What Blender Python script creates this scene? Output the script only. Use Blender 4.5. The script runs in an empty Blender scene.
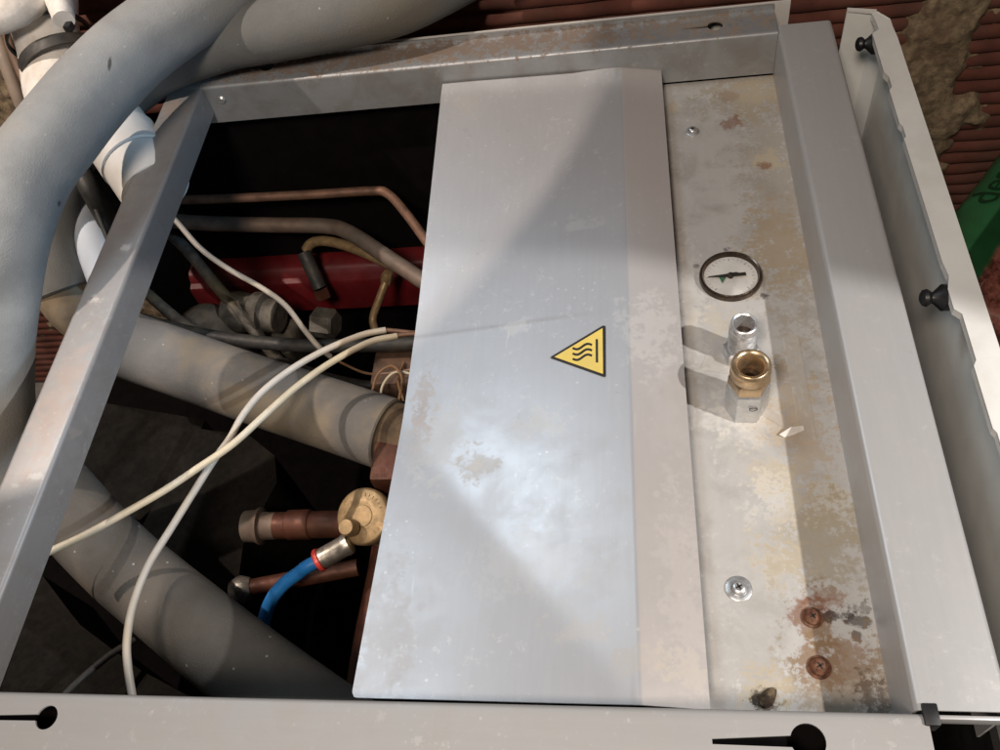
import bpy, bmesh, math, random
from mathutils import Vector, Matrix, Euler, noise as mnoise
random.seed(7)
SC = bpy.context.scene
COL = SC.collection

# ------------------------------------------------------------------ camera
CAM_LOC = Vector((0.377769, -0.629428, 0.443056))
CAM_ROT = Euler((0.604796, 0.152349, 0.060155), 'XYZ')
FPX = 861.57
cd = bpy.data.cameras.new('camera'); cam = bpy.data.objects.new('camera', cd); COL.objects.link(cam)
cam.location = CAM_LOC; cam.rotation_euler = CAM_ROT
cd.sensor_width = 36; cd.lens = 36 * FPX / 1000; cd.clip_start = 0.01; cd.clip_end = 100
SC.camera = cam
CR = CAM_ROT.to_matrix()
def at(px, py, z):
    d = CR @ Vector(((px - 500) / FPX, -(py - 375) / FPX, -1)); return CAM_LOC + d * ((z - CAM_LOC.z) / d.z)

# ------------------------------------------------------------------ world and lamps
w = bpy.data.worlds.new('World'); SC.world = w; w.use_nodes = True
w.node_tree.nodes['Background'].inputs[0].default_value = (1.0, 0.92, 0.84, 1)
w.node_tree.nodes['Background'].inputs[1].default_value = 0.055
def lamp(name, kind, loc, target, power, color, **kw):
    l = bpy.data.lights.new(name, kind); o = bpy.data.objects.new(name, l); COL.objects.link(o)
    o.location = loc; d = Vector(target) - Vector(loc)
    o.rotation_euler = d.to_track_quat('-Z', 'Y').to_euler(); l.energy = power; l.color = color
    for k, v in kw.items(): setattr(l, k, v)
    return o
# bright lamp low on the right: its cut-off crosses the lid
LB = Vector((1.15, -0.70, 0.77))
lamp('work_lamp', 'SPOT', LB, LB + Vector((-0.67124, 0.01503, -0.74109)), 40, (1.0, 0.965, 0.94),
     spot_size=math.radians(46.52), spot_blend=0.05, shadow_soft_size=0.012)
# cool bluish light over the cabinet, mirrored in the lid
lamp('window_light', 'AREA', (-0.20, 0.10, 1.0), (0.30, -0.38, 0.0), 0.44, (0.74, 0.88, 1.0), shape='RECTANGLE', size=0.32, size_y=0.28, spread=math.radians(62))
# warm room bulb, up on the right behind the camera
lamp('room_bulb', 'AREA', (0.15, -1.0, 1.12), (0.27, -0.12, 0), 11.3, (1.0, 0.84, 0.71), shape='DISK', size=0.30)
# added warm spot, unseen: its beam edge draws the pale corner of the cover
LD = Vector((-0.55, -0.25, 1.0))
lamp('added_wedge_spot', 'SPOT', LD, LD + Vector((0.29336, 0.24234, -0.92477)), 40, (1.0, 0.84, 0.72), spot_size=math.radians(48), spot_blend=0.016, shadow_soft_size=0.010)
# added cool spot from the right, tinting the left rail and what lies beyond
LS = Vector((0.95, -0.34, 0.42))
lamp('added_cool_spot', 'SPOT', LS, (-0.06, -0.22, -0.03), 12, (0.42, 0.70, 1.0), spot_size=math.radians(30), spot_blend=0.6, shadow_soft_size=0.05)

SC.view_settings.view_transform = 'Standard'; SC.view_settings.look = 'None'
SC.view_settings.exposure = 0; SC.view_settings.gamma = 1
SC.render.engine = 'CYCLES'

# ------------------------------------------------------------------ helpers
def link(o, parent=None):
    COL.objects.link(o)
    if parent: o.parent = parent
    return o
def obj(name, bm, m, parent=None, smooth=True, angle=40):
    me = bpy.data.meshes.new(name); bmesh.ops.recalc_face_normals(bm, faces=bm.faces[:]); bm.to_mesh(me); bm.free()
    me.materials.append(m)
    o = link(bpy.data.objects.new(name, me), parent)
    if smooth:
        me.polygons.foreach_set('use_smooth', [True] * len(me.polygons)); me.set_sharp_from_angle(angle=math.radians(angle))
    return o
def tag(o, label, cat, group=None):
    o['label'] = label; o['category'] = cat
    if group: o['group'] = group
    return o
def thing(name, label, cat, loc=(0, 0, 0), group=None):
    o = link(bpy.data.objects.new(name, None)); o.location = loc; o.empty_display_size = 0.02
    return tag(o, label, cat, group)
def under(o, root):
    """parent a mesh built in world coordinates to an Empty that stands at its own place"""
    o.parent = root; o.matrix_parent_inverse = Matrix.Translation(-root.location); return o
def part(name, bm, m, root, **k):
    return under(obj(name, bm, m, **k), root)
def spline(P, n=8):
    P = [Vector(p) for p in P]; out = []
    Q = [P[0] * 2 - P[1]] + P + [P[-1] * 2 - P[-2]]
    for i in range(1, len(Q) - 2):
        a, b, c, d = Q[i - 1:i + 3]
        for k in range(n):
            t = k / n
            out.append(0.5 * ((2 * b) + (c - a) * t + (2 * a - 5 * b + 4 * c - d) * t * t + (3 * b - a - 3 * c + d) * t ** 3))
    out.append(P[-1]); return out
def tube(bm, P, r, n=16, smooth=8, caps=True, wob=0, bevel=0):
    pts = spline(P, smooth) if smooth else [Vector(p) for p in P]
    m = len(pts); rad = [r(i / (m - 1)) if callable(r) else r for i in range(m)]
    if bevel:
        d0 = (pts[0] - pts[1]).normalized(); d1 = (pts[-1] - pts[-2]).normalized()
        pts = [pts[0] + d0 * bevel] + pts + [pts[-1] + d1 * bevel]; rad = [rad[0] - bevel] + rad + [rad[-1] - bevel]; m += 2
    t = (pts[1] - pts[0]).normalized(); u = t.orthogonal().normalized(); rings = []
    for i, p in enumerate(pts):
        t2 = (pts[min(i + 1, m - 1)] - pts[max(i - 1, 0)]).normalized()
        q = t.rotation_difference(t2); u = (q @ u); u = (u - t2 * u.dot(t2)).normalized(); t = t2; v = t.cross(u)
        ring = []
        for k in range(n):
            a = 2 * math.pi * k / n; d = u * math.cos(a) + v * math.sin(a); rr = rad[i]
            if wob: rr *= 1 + wob * mnoise.noise((p + d * rad[i]) * (0.9 / max(rad[i], .004)))
            ring.append(bm.verts.new(p + d * rr))
        rings.append(ring)
    for a, b in zip(rings, rings[1:]):
        for k in range(n): bm.faces.new((a[k], a[(k + 1) % n], b[(k + 1) % n], b[k]))
    if caps: bm.faces.new(rings[0][::-1]); bm.faces.new(rings[-1])
    return bm
def tb(P, r, **k): return tube(bmesh.new(), P, r, **k)
def lathe(bm, prof, axis_p, axis_d, n=32, hexa=False):
    """prof: (distance along axis, radius)"""
    d = Vector(axis_d).normalized(); u = d.orthogonal().normalized(); v = d.cross(u); rings = []
    for h, r in prof:
        if r <= 1e-6: rings.append([bm.verts.new(Vector(axis_p) + d * h)]); continue
        rings.append([bm.verts.new(Vector(axis_p) + d * h + (u * math.cos(2 * math.pi * k / n) + v * math.sin(2 * math.pi * k / n)) * r) for k in range(n)])
    for a, b in zip(rings, rings[1:]):
        for k in range(n):
            k2 = (k + 1) % n
            if len(a) == 1 and len(b) == 1: continue
            if len(a) == 1: bm.faces.new((a[0], b[k2], b[k]))
            elif len(b) == 1: bm.faces.new((a[k], a[k2], b[0]))
            else: bm.faces.new((a[k], a[k2], b[k2], b[k]))
    return bm
def lt(prof, p, d, n=32): return lathe(bmesh.new(), prof, p, d, n)
def bevel(bm, w, seg=2, ang=30):
    es = [e for e in bm.edges if len(e.link_faces) == 2 and e.calc_face_angle(0) > math.radians(ang)]
    bmesh.ops.bevel(bm, geom=es, offset=w, segments=seg, affect='EDGES', profile=0.6); return bm
def box(bm, c, s, M=None):
    T = Matrix.Translation(Vector(c)) @ (M.to_4x4() if M else Matrix()) @ Matrix.Diagonal((*s, 1))
    bmesh.ops.create_cube(bm, size=1, matrix=T); return bm
def bx(c, s, M=None, bev=0, seg=2):
    bm = box(bmesh.new(), c, s, M); return bevel(bm, bev, seg) if bev else bm
def prism(bm, poly, z0, z1):
    a = [bm.verts.new((x, y, z0)) for x, y in poly]; b = [bm.verts.new((x, y, z1)) for x, y in poly]; n = len(poly)
    bm.faces.new(a[::-1]); bm.faces.new(b)
    for i in range(n): bm.faces.new((a[i], a[(i + 1) % n], b[(i + 1) % n], b[i]))
    return bm
def sheet(prof, th, along, a, b, rad=0.0018, seg=4, sub=1):
    """bent sheet metal: prof is an open polyline across the rail, (t, z); along 'X' or 'Y' from a to b"""
    pl = [Vector(p) for p in prof]; pts = [pl[0]]
    for i in range(1, len(pl) - 1):
        d0 = (pl[i - 1] - pl[i]).normalized(); d1 = (pl[i + 1] - pl[i]).normalized(); p0 = pl[i] + d0 * rad; p1 = pl[i] + d1 * rad
        for k in range(seg + 1):
            t = k / seg; pts.append(p0 * (1 - t) ** 2 + pl[i] * 2 * t * (1 - t) + p1 * t * t)
    pts.append(pl[-1]); off = []
    for i, p in enumerate(pts):
        d = (pts[min(i + 1, len(pts) - 1)] - pts[max(i - 1, 0)]).normalized(); off.append(p + Vector((-d.y, d.x)) * th)
    ring = pts + off[::-1]; bm = bmesh.new(); L = []
    for s in range(sub + 1):
        q = a + (b - a) * s / sub
        L.append([bm.verts.new((c.x, q, c.y) if along == 'Y' else (q, c.x, c.y)) for c in ring])
    n = len(ring); m = len(pts)
    for r0, r1 in zip(L, L[1:]):
        for k in range(n): bm.faces.new((r0[k], r0[(k + 1) % n], r1[(k + 1) % n], r1[k]))
    for r in (L[0], L[-1]):
        for k in range(m - 1): bm.faces.new((r[k], r[k + 1], r[n - 2 - k], r[n - 1 - k]))
    return bm
def cut(o, cutters):
    bm = bmesh.new()
    for poly, z0, z1 in cutters: prism(bm, poly, z0, z1)
    bmesh.ops.recalc_face_normals(bm, faces=bm.faces[:])
    me = bpy.data.meshes.new('cutter'); bm.to_mesh(me); bm.free(); c = bpy.data.objects.new('cutter', me); COL.objects.link(c)
    md = o.modifiers.new('cut', 'BOOLEAN'); md.object = c; md.operation = 'DIFFERENCE'; md.solver = 'EXACT'
    dg = bpy.context.evaluated_depsgraph_get(); new = bpy.data.meshes.new_from_object(o.evaluated_get(dg))
    o.modifiers.clear(); o.data = new; bpy.data.objects.remove(c)
    new.set_sharp_from_angle(angle=math.radians(40)); return o
def circ(x, y, r, n=24): return [(x + r * math.cos(2 * math.pi * k / n), y + r * math.sin(2 * math.pi * k / n)) for k in range(n)]
def keyhole(cx, cy, r, ex, ey, hw):
    """one outline: round hole with a tapering slot that runs to (ex, ey)"""
    a = math.atan2(ey - cy, ex - cx); s = math.asin(min(.9, hw * 1.5 / r)); out = []
    for k in range(25):
        t = a + s + (2 * math.pi - 2 * s) * k / 24; out.append((cx + r * math.cos(t), cy + r * math.sin(t)))
    px, py = -math.sin(a), math.cos(a)
    out += [(ex - px * hw * .7, ey - py * hw * .7), (ex + px * hw * .7, ey + py * hw * .7)]
    return out

# ------------------------------------------------------------------ materials
class NB:
    def __init__(s, name, rough=.5, metal=0, spec=.5):
        s.m = bpy.data.materials.new(name); s.m.use_nodes = True; s.t = s.m.node_tree; s.b = s.t.nodes['Principled BSDF']
        s.b.inputs['Roughness'].default_value = rough; s.b.inputs['Metallic'].default_value = metal
        s.b.inputs['Specular IOR Level'].default_value = spec
        s.tc = s.t.nodes.new('ShaderNodeNewGeometry').outputs['Position'] 
    def n(s, ty, **k):
        x = s.t.nodes.new(ty)
        for a, v in k.items(): setattr(x, a, v)
        return x
    def l(s, a, b): s.t.links.new(a, b)
    def val(s, sock, v):
        if isinstance(v, (int, float)): sock.default_value = v
        elif isinstance(v, (tuple, list)): sock.default_value = (*v, 1) if len(v) == 3 and sock.type == 'RGBA' else v
        else: s.l(v, sock)
    def math(s, op, a, b=0, c=0, clamp=False):
        x = s.n('ShaderNodeMath', operation=op, use_clamp=clamp); s.val(x.inputs[0], a); s.val(x.inputs[1], b); s.val(x.inputs[2], c); return x.outputs[0]
    def scaled(s, sc):
        x = s.n('ShaderNodeVectorMath', operation='MULTIPLY'); s.l(s.tc, x.inputs[0]); x.inputs[1].default_value = sc; return x.outputs[0]
    def noise(s, scale, detail=4, rough=.55, vec=None, dist=0):
        x = s.n('ShaderNodeTexNoise'); s.l(vec or s.tc, x.inputs['Vector']); x.inputs['Scale'].default_value = scale
        x.inputs['Detail'].default_value = detail; x.inputs['Roughness'].default_value = rough; x.inputs['Distortion'].default_value = dist; return x.outputs[0]
    def ramp(s, v, a, b, lo=0, hi=1):
        x = s.n('ShaderNodeMapRange', interpolation_type='SMOOTHSTEP'); s.l(v, x.inputs[0])
        for i, q in enumerate((a, b, lo, hi)): x.inputs[i + 1].default_value = q
        return x.outputs[0]
    def mix(s, f, a, b):
        x = s.n('ShaderNodeMix', data_type='RGBA'); s.val(x.inputs[0], f); s.val(x.inputs[6], a); s.val(x.inputs[7], b); return x.outputs[2]
    def spot(s, c, r, nz=None, amp=.8, soft=.5):
        """mask of a stain centred at c with radii r, edge broken by noise"""
        x = s.n('ShaderNodeVectorMath', operation='SUBTRACT'); s.l(s.tc, x.inputs[0]); x.inputs[1].default_value = c
        y = s.n('ShaderNodeVectorMath', operation='MULTIPLY'); s.l(x.outputs[0], y.inputs[0]); y.inputs[1].default_value = [1 / q if q else 0 for q in r]
        z = s.n('ShaderNodeVectorMath', operation='LENGTH'); s.l(y.outputs[0], z.inputs[0]); d = z.outputs['Value']
        if nz is not None: d = s.math('ADD', d, s.math('MULTIPLY_ADD', nz, amp * 2, -amp))
        return s.ramp(d, 1.22, .62)
    def bump(s, h, st=.2, dist=.001):
        x = s.n('ShaderNodeBump'); x.inputs['Strength'].default_value = st; x.inputs['Distance'].default_value = dist; s.l(h, x.inputs['Height'])
        s.l(x.outputs[0], s.b.inputs['Normal'])
    def col(s, c): s.val(s.b.inputs['Base Color'], c)
    def rough(s, c): s.val(s.b.inputs['Roughness'], c)
    def metal(s, c): s.val(s.b.inputs['Metallic'], c)
def plain(name, c, rough=.5, metal=0, var=.15, scale=60, bump=0, dust=None, spec=.5, amt=.5):
    k = NB(name, rough, metal, spec); a = k.noise(scale, 5)
    col = k.mix(k.ramp(a, .3, .7), [q * (1 - var) for q in c], [min(1, q * (1 + var)) for q in c])
    if dust: col = k.mix(k.math('MULTIPLY', k.ramp(k.noise(scale * .35, 6, .65), .45, .68), amt), col, dust)
    k.col(col); k.rough(k.ramp(k.noise(scale * 2.1, 4), .25, .75, max(.02, rough - .1), min(1, rough + .12)))
    if bump: k.bump(k.noise(scale * 3, 5), bump, .001)
    return k.m

def galv(name, base=(.50, .51, .52), dirt=(.30, .24, .19), amt=.35, metal=.55, rough=.42, stains=(), brush='Y', speck=.5, extra=None):
    k = NB(name, rough, metal)
    sc = (1, .06, 1) if brush == 'Y' else (.06, 1, 1)
    br = k.noise(300, 3, .6, k.scaled(sc)); cl = k.noise(34, 6, .62, dist=.4); fine = k.noise(260, 4, .6)
    c = k.mix(k.ramp(br, .3, .7), [q * .985 for q in base], [q * 1.015 for q in base])
    c = k.mix(k.math('MULTIPLY', k.ramp(cl, .42, .70), amt), c, dirt)
    r = k.ramp(cl, .35, .75, rough - .01, rough + .07)
    if speck:
        v = k.n('ShaderNodeTexVoronoi', feature='F1'); k.l(k.tc, v.inputs['Vector']); v.inputs['Scale'].default_value = 150
        big = k.noise(16, 3); m = k.math('MULTIPLY', k.ramp(k.math('MULTIPLY_ADD', fine, .35, v.outputs['Distance']), .36, .20), k.ramp(big, .52, .66))
        c = k.mix(k.math('MULTIPLY', m, speck), c, (.74, .74, .73))
        m2 = k.math('MULTIPLY', k.ramp(fine, .62, .74), k.ramp(k.noise(23, 3), .48, .62)); c = k.mix(k.math('MULTIPLY', m2, speck * .7), c, (.78, .77, .75))
        r = k.math('ADD', r, k.math('MULTIPLY', m2, .08))
    if speck:
        ox = k.math('MULTIPLY', k.ramp(k.noise(150, 7, .75), .56, .63), k.ramp(k.noise(13, 4, .6), .47, .60)); c = k.mix(k.math('MULTIPLY', ox, speck * .8), c, (.66, .65, .62))
        gr = k.math('MULTIPLY', k.ramp(k.noise(75, 7, .75, dist=1.2), .60, .68), k.ramp(k.noise(19, 4, .6), .46, .62)); c = k.mix(k.math('MULTIPLY', gr, speck * .45), c, (.22, .20, .18))
    if extra: c = extra(k, c)
    sv = k.noise(30, 3, .5, k.scaled((14, 1, 1) if brush == 'Y' else (1, 14, 1)), dist=.6); sc_ = k.math('MULTIPLY', k.ramp(sv, .70, .73), k.ramp(k.noise(9, 3), .50, .62)); c = k.mix(k.math('MULTIPLY', sc_, .35), c, (.70, .69, .67))
    nz = k.math('MULTIPLY_ADD', k.noise(95, 6, .72), .6, k.math('MULTIPLY', k.noise(320, 4, .7), .4)); nz = k.ramp(nz, .34, .66); mt = metal
    for st in stains:
        p, rad, colr, stg = st[:4]; amp = st[4] if len(st) > 4 else .8
        m = k.math('MULTIPLY', k.spot(p, rad, nz, amp), stg); c = k.mix(m, c, colr)
        mt = k.math('MULTIPLY', mt, k.math('SUBTRACT', 1, m)); r = k.math('ADD', r, k.math('MULTIPLY', m, .25), clamp=True)
    k.col(c); k.rough(r); k.metal(mt); k.bump(k.math('ADD', fine, k.math('MULTIPLY', br, .3)), .05, .0004)
    return k.m

OCH, RUST, DARK, WHT, BRN = (.50, .43, .31), (.20, .075, .03), (.035, .025, .02), (.72, .69, .62), (.27, .20, .13)
ZP = -0.040
def ps(px, py, r, col, s, amp=.8, z=ZP, ry=None):
    p = at(px, py, z); return (p, (r * .00078, (ry or r) * .00078, 0), col, s * .85, amp * .85)
panel_st = [ps(778, 200, 30, (.32, .265, .19), .6, .9, ry=190), ps(745, 95, 44, (.38, .31, .21), .7, 1.0, ry=34), ps(752, 92, 20, OCH, .75, 1.1), ps(730, 123, 10, RUST, .75), ps(727, 97, 10, RUST, .35),
    ps(768, 160, 15, OCH, .9, 1.1), ps(764, 166, 6, RUST, .8), ps(780, 245, 28, (.36, .26, .14), .6, 1.1, ry=44), ps(672, 108, 7, OCH, .8, 1.1), ps(716, 322, 17, OCH, .55, 1.0),
    ps(765, 415, 34, (.62, .58, .50), .6, 1.1, ry=28), ps(730, 420, 28, WHT, .35, 1.0, ry=10), ps(800, 425, 24, (.42, .31, .19), .6, 1.0, ry=60), ps(772, 475, 18, OCH, .7, 1.1), ps(822, 510, 26, OCH, .65, 1.1), ps(815, 540, 34, (.30, .25, .16), .7, .8, ry=40),
    ps(780, 560, 18, OCH, .6, 1.2), ps(775, 500, 20, WHT, .4, 1.2), ps(726, 250, 3, DARK, .8), ps(696, 266, 3, DARK, .9), ps(765, 296, 3.5, DARK, .9), ps(752, 655, 30, (.36, .35, .33), .5, 1.0, ry=40),
    ps(824, 600, 13, RUST, .55, .8), ps(812, 617, 15, RUST, .85, .7), ps(820, 632, 10, BRN, .8, .6), ps(834, 616, 13, DARK, .9, .8, ry=5), ps(857, 622, 8, DARK, .9, .7, ry=6), ps(857, 636, 4, DARK, .9, .6, ry=5), ps(862, 608, 9, DARK, .6, 1.2, ry=4),
    ps(818, 667, 17, RUST, .75, .8), ps(850, 663, 18, RUST, .65, .9, ry=20), ps(848, 690, 44, (.27, .20, .12), .7, .9, ry=34), ps(872, 700, 10, DARK, .6, 1.0, ry=16), ps(766, 690, 16, OCH, .85, 1.1), ps(765, 704, 9, DARK, .9, 1.0), ps(690, 300, 12, WHT, .3, 1.1, ry=60)]
cov = -0.020
cover_st = [ps(475, 456, 14, (.45, .40, .32), .65, 1.1, cov), ps(471, 456, 6, WHT, .6, .9, cov), ps(420, 382, 10, (.36, .24, .15), .75, 1.2, cov, ry=26), ps(414, 415, 8, RUST, .45, 1.2, cov, ry=26), ps(432, 425, 22, (.62, .60, .55), .6, 1.2, cov, ry=40),
    ps(540, 418, 22, WHT, .5, 1.3, cov, ry=12), ps(515, 320, 12, WHT, .55, 1.2, cov, ry=8), ps(578, 222, 18, WHT, .35, 1.3, cov, ry=9), ps(462, 342, 9, (.45, .44, .43), .5, .9, cov), ps(650, 330, 20, (.68, .64, .58), .55, 1.3, cov, ry=34), ps(690, 668, 16, OCH, .75, 1.2, cov, ry=14), ps(640, 660, 22, (.42, .36, .27), .6, 1.1, cov, ry=9),
    ps(685, 590, 14, (.45, .42, .38), .6, 1.3, cov, ry=70), ps(665, 400, 12, (.42, .40, .37), .4, 1.3, cov, ry=60), ps(580, 630, 22, (.55, .50, .42), .5, 1.3, cov, ry=8), ps(465, 105, 18, (.42, .36, .27), .5, 1.2, cov, ry=14), ps(530, 560, 40, WHT, .25, 1.2, cov, ry=24), ps(382, 650, 20, (.42, .36, .33), .35, 1.1, cov, ry=60)]

M = {}
M['panel'] = galv('stained_galvanised_sheet', (.56, .545, .52), (.33, .305, .275), .55, .20, .42, panel_st, 'Y', .9)
def strip_light_tint(k, c):  # light painted into the colour: paler, warmer tone right of the fold
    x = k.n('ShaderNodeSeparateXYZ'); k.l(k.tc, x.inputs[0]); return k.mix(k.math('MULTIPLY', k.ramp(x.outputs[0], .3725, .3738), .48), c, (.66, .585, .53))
M['cover'] = galv('grey_cover_sheet', (.455, .46, .475), (.40, .385, .37), .14, .32, .36, [(a, b, c, d * .45, e) for a, b, c, d, e in cover_st], 'Y', .5, strip_light_tint)
rail_st = [ps(49, 487, 7, (.66, .66, .64), .6, .5, -.013, ry=4), ps(98, 300, 6, (.66, .64, .6), .5, 1.0, 0, ry=5), ps(170, 110, 16, (.26, .19, .14), .7, .9, 0, ry=14), ps(60, 400, 14, (.42, .30, .24), .35, 1.0, 0, ry=60), ps(110, 380, 5, (.7, .7, .68), .5, 1.0, -.013), ps(135, 260, 5, (.7, .7, .68), .5, 1.0, -.013)]
M['rail'] = galv('galvanised_rail', (.35, .345, .345), (.27, .22, .19), .40, .45, .42, rail_st, 'Y', .35)
M['rail_back'] = galv('dusty_back_rail', (.38, .40, .415), (.20, .15, .11), .35, .45, .42, [(Vector((.2, .018, 0)), (.30, .013, .004), (.20, .135, .09), .8, 1.1), (Vector((.44, .018, 0)), (.05, .011, .004), (.30, .25, .2), .6, 1.2)], 'X', .3)
M['rail_right'] = galv('right_rail_sheet', (.50, .50, .50), (.48, .44, .41), .25, .30, .40, (), 'Y', .35)
M['front'] = galv('front_rail_sheet', (.385, .378, .37), (.36, .32, .29), .25, .20, .48, (), 'X', .3)
M['white'] = plain('white_enamel', (.74, .74, .71), .42, 0, .05, 30, .05, (.55, .50, .42), amt=.35)
M['white_in'] = plain('pale_inner_enamel', (.80, .82, .79), .5, 0, .06, 30, .05)
M['black_plastic'] = plain('black_plastic', (.012, .012, .013), .42)
M['dark_metal'] = plain('dark_inner_sheet', (.010, .0095, .009), .6, .2, .2, 30)
M['shade_liner'] = plain('shade_black_liner', (.006, .005, .005), .95, 0, .2, 60, spec=.05)  # shade of the cabinet's depth put into this black colour
M['foam'] = plain('acoustic_foam', (.013, .0115, .010), .95, 0, .2, 160, .4, (.030, .026, .021), amt=.3, spec=.1)
def insul(name, base, dust, marks=(), amt=.6):
    k = NB(name, .82, 0, .22); a = k.noise(18, 5, .6); f = k.noise(520, 3, .6)
    c = k.mix(k.ramp(a, .35, .65), [q * .88 for q in base], [q * 1.1 for q in base])
    c = k.mix(k.math('MULTIPLY', k.ramp(k.noise(9, 6, .6), .48, .66), amt), c, dust)
    v = k.n('ShaderNodeTexVoronoi', feature='F1'); k.l(k.tc, v.inputs['Vector']); v.inputs['Scale'].default_value = 70
    c = k.mix(k.math('MULTIPLY', k.ramp(v.outputs['Distance'], .09, .04), .7), c, (.42, .42, .40))
    nz = k.noise(110, 4, .6)
    for p, r, col, s in marks: c = k.mix(k.math('MULTIPLY', k.spot(p, r, nz, .7), s), c, col)
    k.col(c); pv = k.n('ShaderNodeTexVoronoi', feature='F1'); k.l(k.tc, pv.inputs['Vector']); pv.inputs['Scale'].default_value = 900
    k.bump(k.math('ADD', k.math('MULTIPLY', pv.outputs['Distance'], .7), k.math('ADD', f, k.math('MULTIPLY', k.noise(60, 6, .65), 2.2))), .28, .0008); return k.m
def scuff(px, py, z, a, b): return (at(px, py, z), (a, b, b), (.05, .045, .04), .8)
M['ins_out'] = insul('grey_foam_sleeve', (.29, .30, .30), (.25, .22, .17), [scuff(134, 58, .088, .0012, .010), scuff(142, 68, .085, .0012, .011), scuff(213, 14, .09, .002, .012), scuff(205, 20, .088, .0012, .008), scuff(57, 203, .05, .0025, .003), scuff(10, 215, .06, .004, .002), scuff(108, 62, .092, .001, .006), scuff(160, 72, .07, .0012, .005), scuff(120, 95, .075, .004, .0012), scuff(30, 260, .035, .0012, .005)], amt=.5)
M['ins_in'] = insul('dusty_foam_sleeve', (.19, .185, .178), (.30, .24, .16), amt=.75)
M['ins_shaded'] = insul('shaded_dusty_foam_sleeve', (.105, .098, .088), (.17, .12, .075), amt=.7)  # dusty sleeve, its colour darkened for the shade low in the cabinet
M['ins_cut'] = plain('brown_foam_core', (.11, .075, .045), .9, 0, .3, 80, .4, (.2, .13, .07))
M['copper'] = plain('dull_copper', (.22, .125, .085), .6, .45, .3, 60, .1, (.22, .16, .11), amt=.6)
M['copper_grey'] = plain('oxidised_copper', (.19, .14, .11), .6, .35, .25, 45, .1, (.20, .25, .22), amt=.4)
M['copper_dark'] = plain('dark_red_copper', (.10, .036, .022), .55, .4, .35, 55, .1, (.12, .06, .03))
M['brass'] = plain('yellow_brass', (.56, .41, .25), .30, .85, .15, 90, .05)
M['brass_old'] = plain('tarnished_brass', (.36, .25, .13), .5, .45, .25, 120, .1, (.27, .18, .09))
M['chrome'] = plain('chrome_steel', (.74, .74, .74), .30, .75, .05, 100)
M['bore'] = plain('dark_brown_bore', (.035, .02, .012), .5, .2, .3, 200)  # dark brown floor inside each open fitting
M['zinc'] = plain('zinc_plated_steel', (.60, .61, .62), .34, .75, .12, 120, .08, (.48, .45, .4))
M['nickel'] = plain('nickel_collar', (.50, .46, .40), .36, .8, .12, 120)
M['rust'] = plain('rusty_steel', (.15, .06, .032), .85, .15, .5, 300, .8, (.26, .15, .09))
M['red'] = plain('red_lacquer', (.125, .008, .011), .45, 0, .22, 30, .05, (.10, .012, .012), amt=.5)
M['cable'] = plain('white_cable_sheath', (.49, .455, .40), .5, 0, .06, 60, .02, (.50, .40, .26), amt=.5)
M['cable_yellow'] = plain('yellowed_cable_sheath', (.52, .45, .32), .5, 0, .12, 60, .02, (.60, .55, .45), amt=.7)
M['rubber'] = plain('black_rubber', (.03, .03, .03), .55, 0, .3, 60, .1, (.10, .09, .07))
M['grime'] = plain('grimy_cast_metal', (.11, .10, .085), .7, .2, .4, 70, .6, (.22, .19, .11), amt=.8)
M['blue'] = plain('blue_hose', (.025, .21, .58), .38, 0, .1, 60)
M['pink'] = plain('red_ring_plastic', (.75, .07, .05), .4)
M['yellow'] = plain('yellow_label_vinyl', (.80, .58, .11), .45, 0, .06, 60, 0, (.62, .47, .16), amt=.5)
M['ink'] = plain('black_print', (.02, .016, .012), .5)
M['dial'] = plain('white_dial', (.74, .72, .68), .45, 0, .08, 90, 0, (.50, .46, .40), amt=.4)
M['bezel'] = plain('brown_black_bezel', (.075, .055, .042), .25, .7, .3, 150, 0, (.16, .11, .07))
M['green_paint'] = plain('green_needle_paint', (.05, .16, .09), .5)
M['paper'] = plain('white_paper', (.74, .72, .68), .8)
M['pvc'] = plain('white_pipe_plastic', (.88, .87, .83), .45, 0, .06, 30, .05, (.60, .52, .38), amt=.35)
M['pvc_blue'] = plain('blue_white_plastic', (.70, .78, .88), .45, 0, .05, 30)
M['wrap'] = plain('white_pipe_wrap', (.82, .80, .76), .8, 0, .08, 60, .6, (.45, .36, .26), amt=.5)
M['mortar'] = plain('crumbly_mortar', (.25, .19, .12), .95, 0, .4, 140, .9, (.14, .09, .058), amt=.75)
M['terra'] = plain('terracotta_block', (.125, .040, .027), .85, 0, .3, 24, .4, (.12, .065, .045), amt=.6)
M['concrete'] = plain('concrete_floor', (.17, .16, .15), .9, 0, .25, 20, .6)
M['glass'] = None
g = NB('gauge_glass', .05); gl = g.n('ShaderNodeBsdfGlossy'); gl.inputs['Roughness'].default_value = .30; tr = g.n('ShaderNodeBsdfTransparent'); mx = g.n('ShaderNodeMixShader')
fr = g.n('ShaderNodeFresnel'); fr.inputs[0].default_value = 1.45; g.l(fr.outputs[0], mx.inputs[0]); g.l(tr.outputs[0], mx.inputs[1]); g.l(gl.outputs[0], mx.inputs[2])
g.l(mx.outputs[0], g.t.nodes['Material Output'].inputs['Surface']); M['glass'] = g.m

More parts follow.
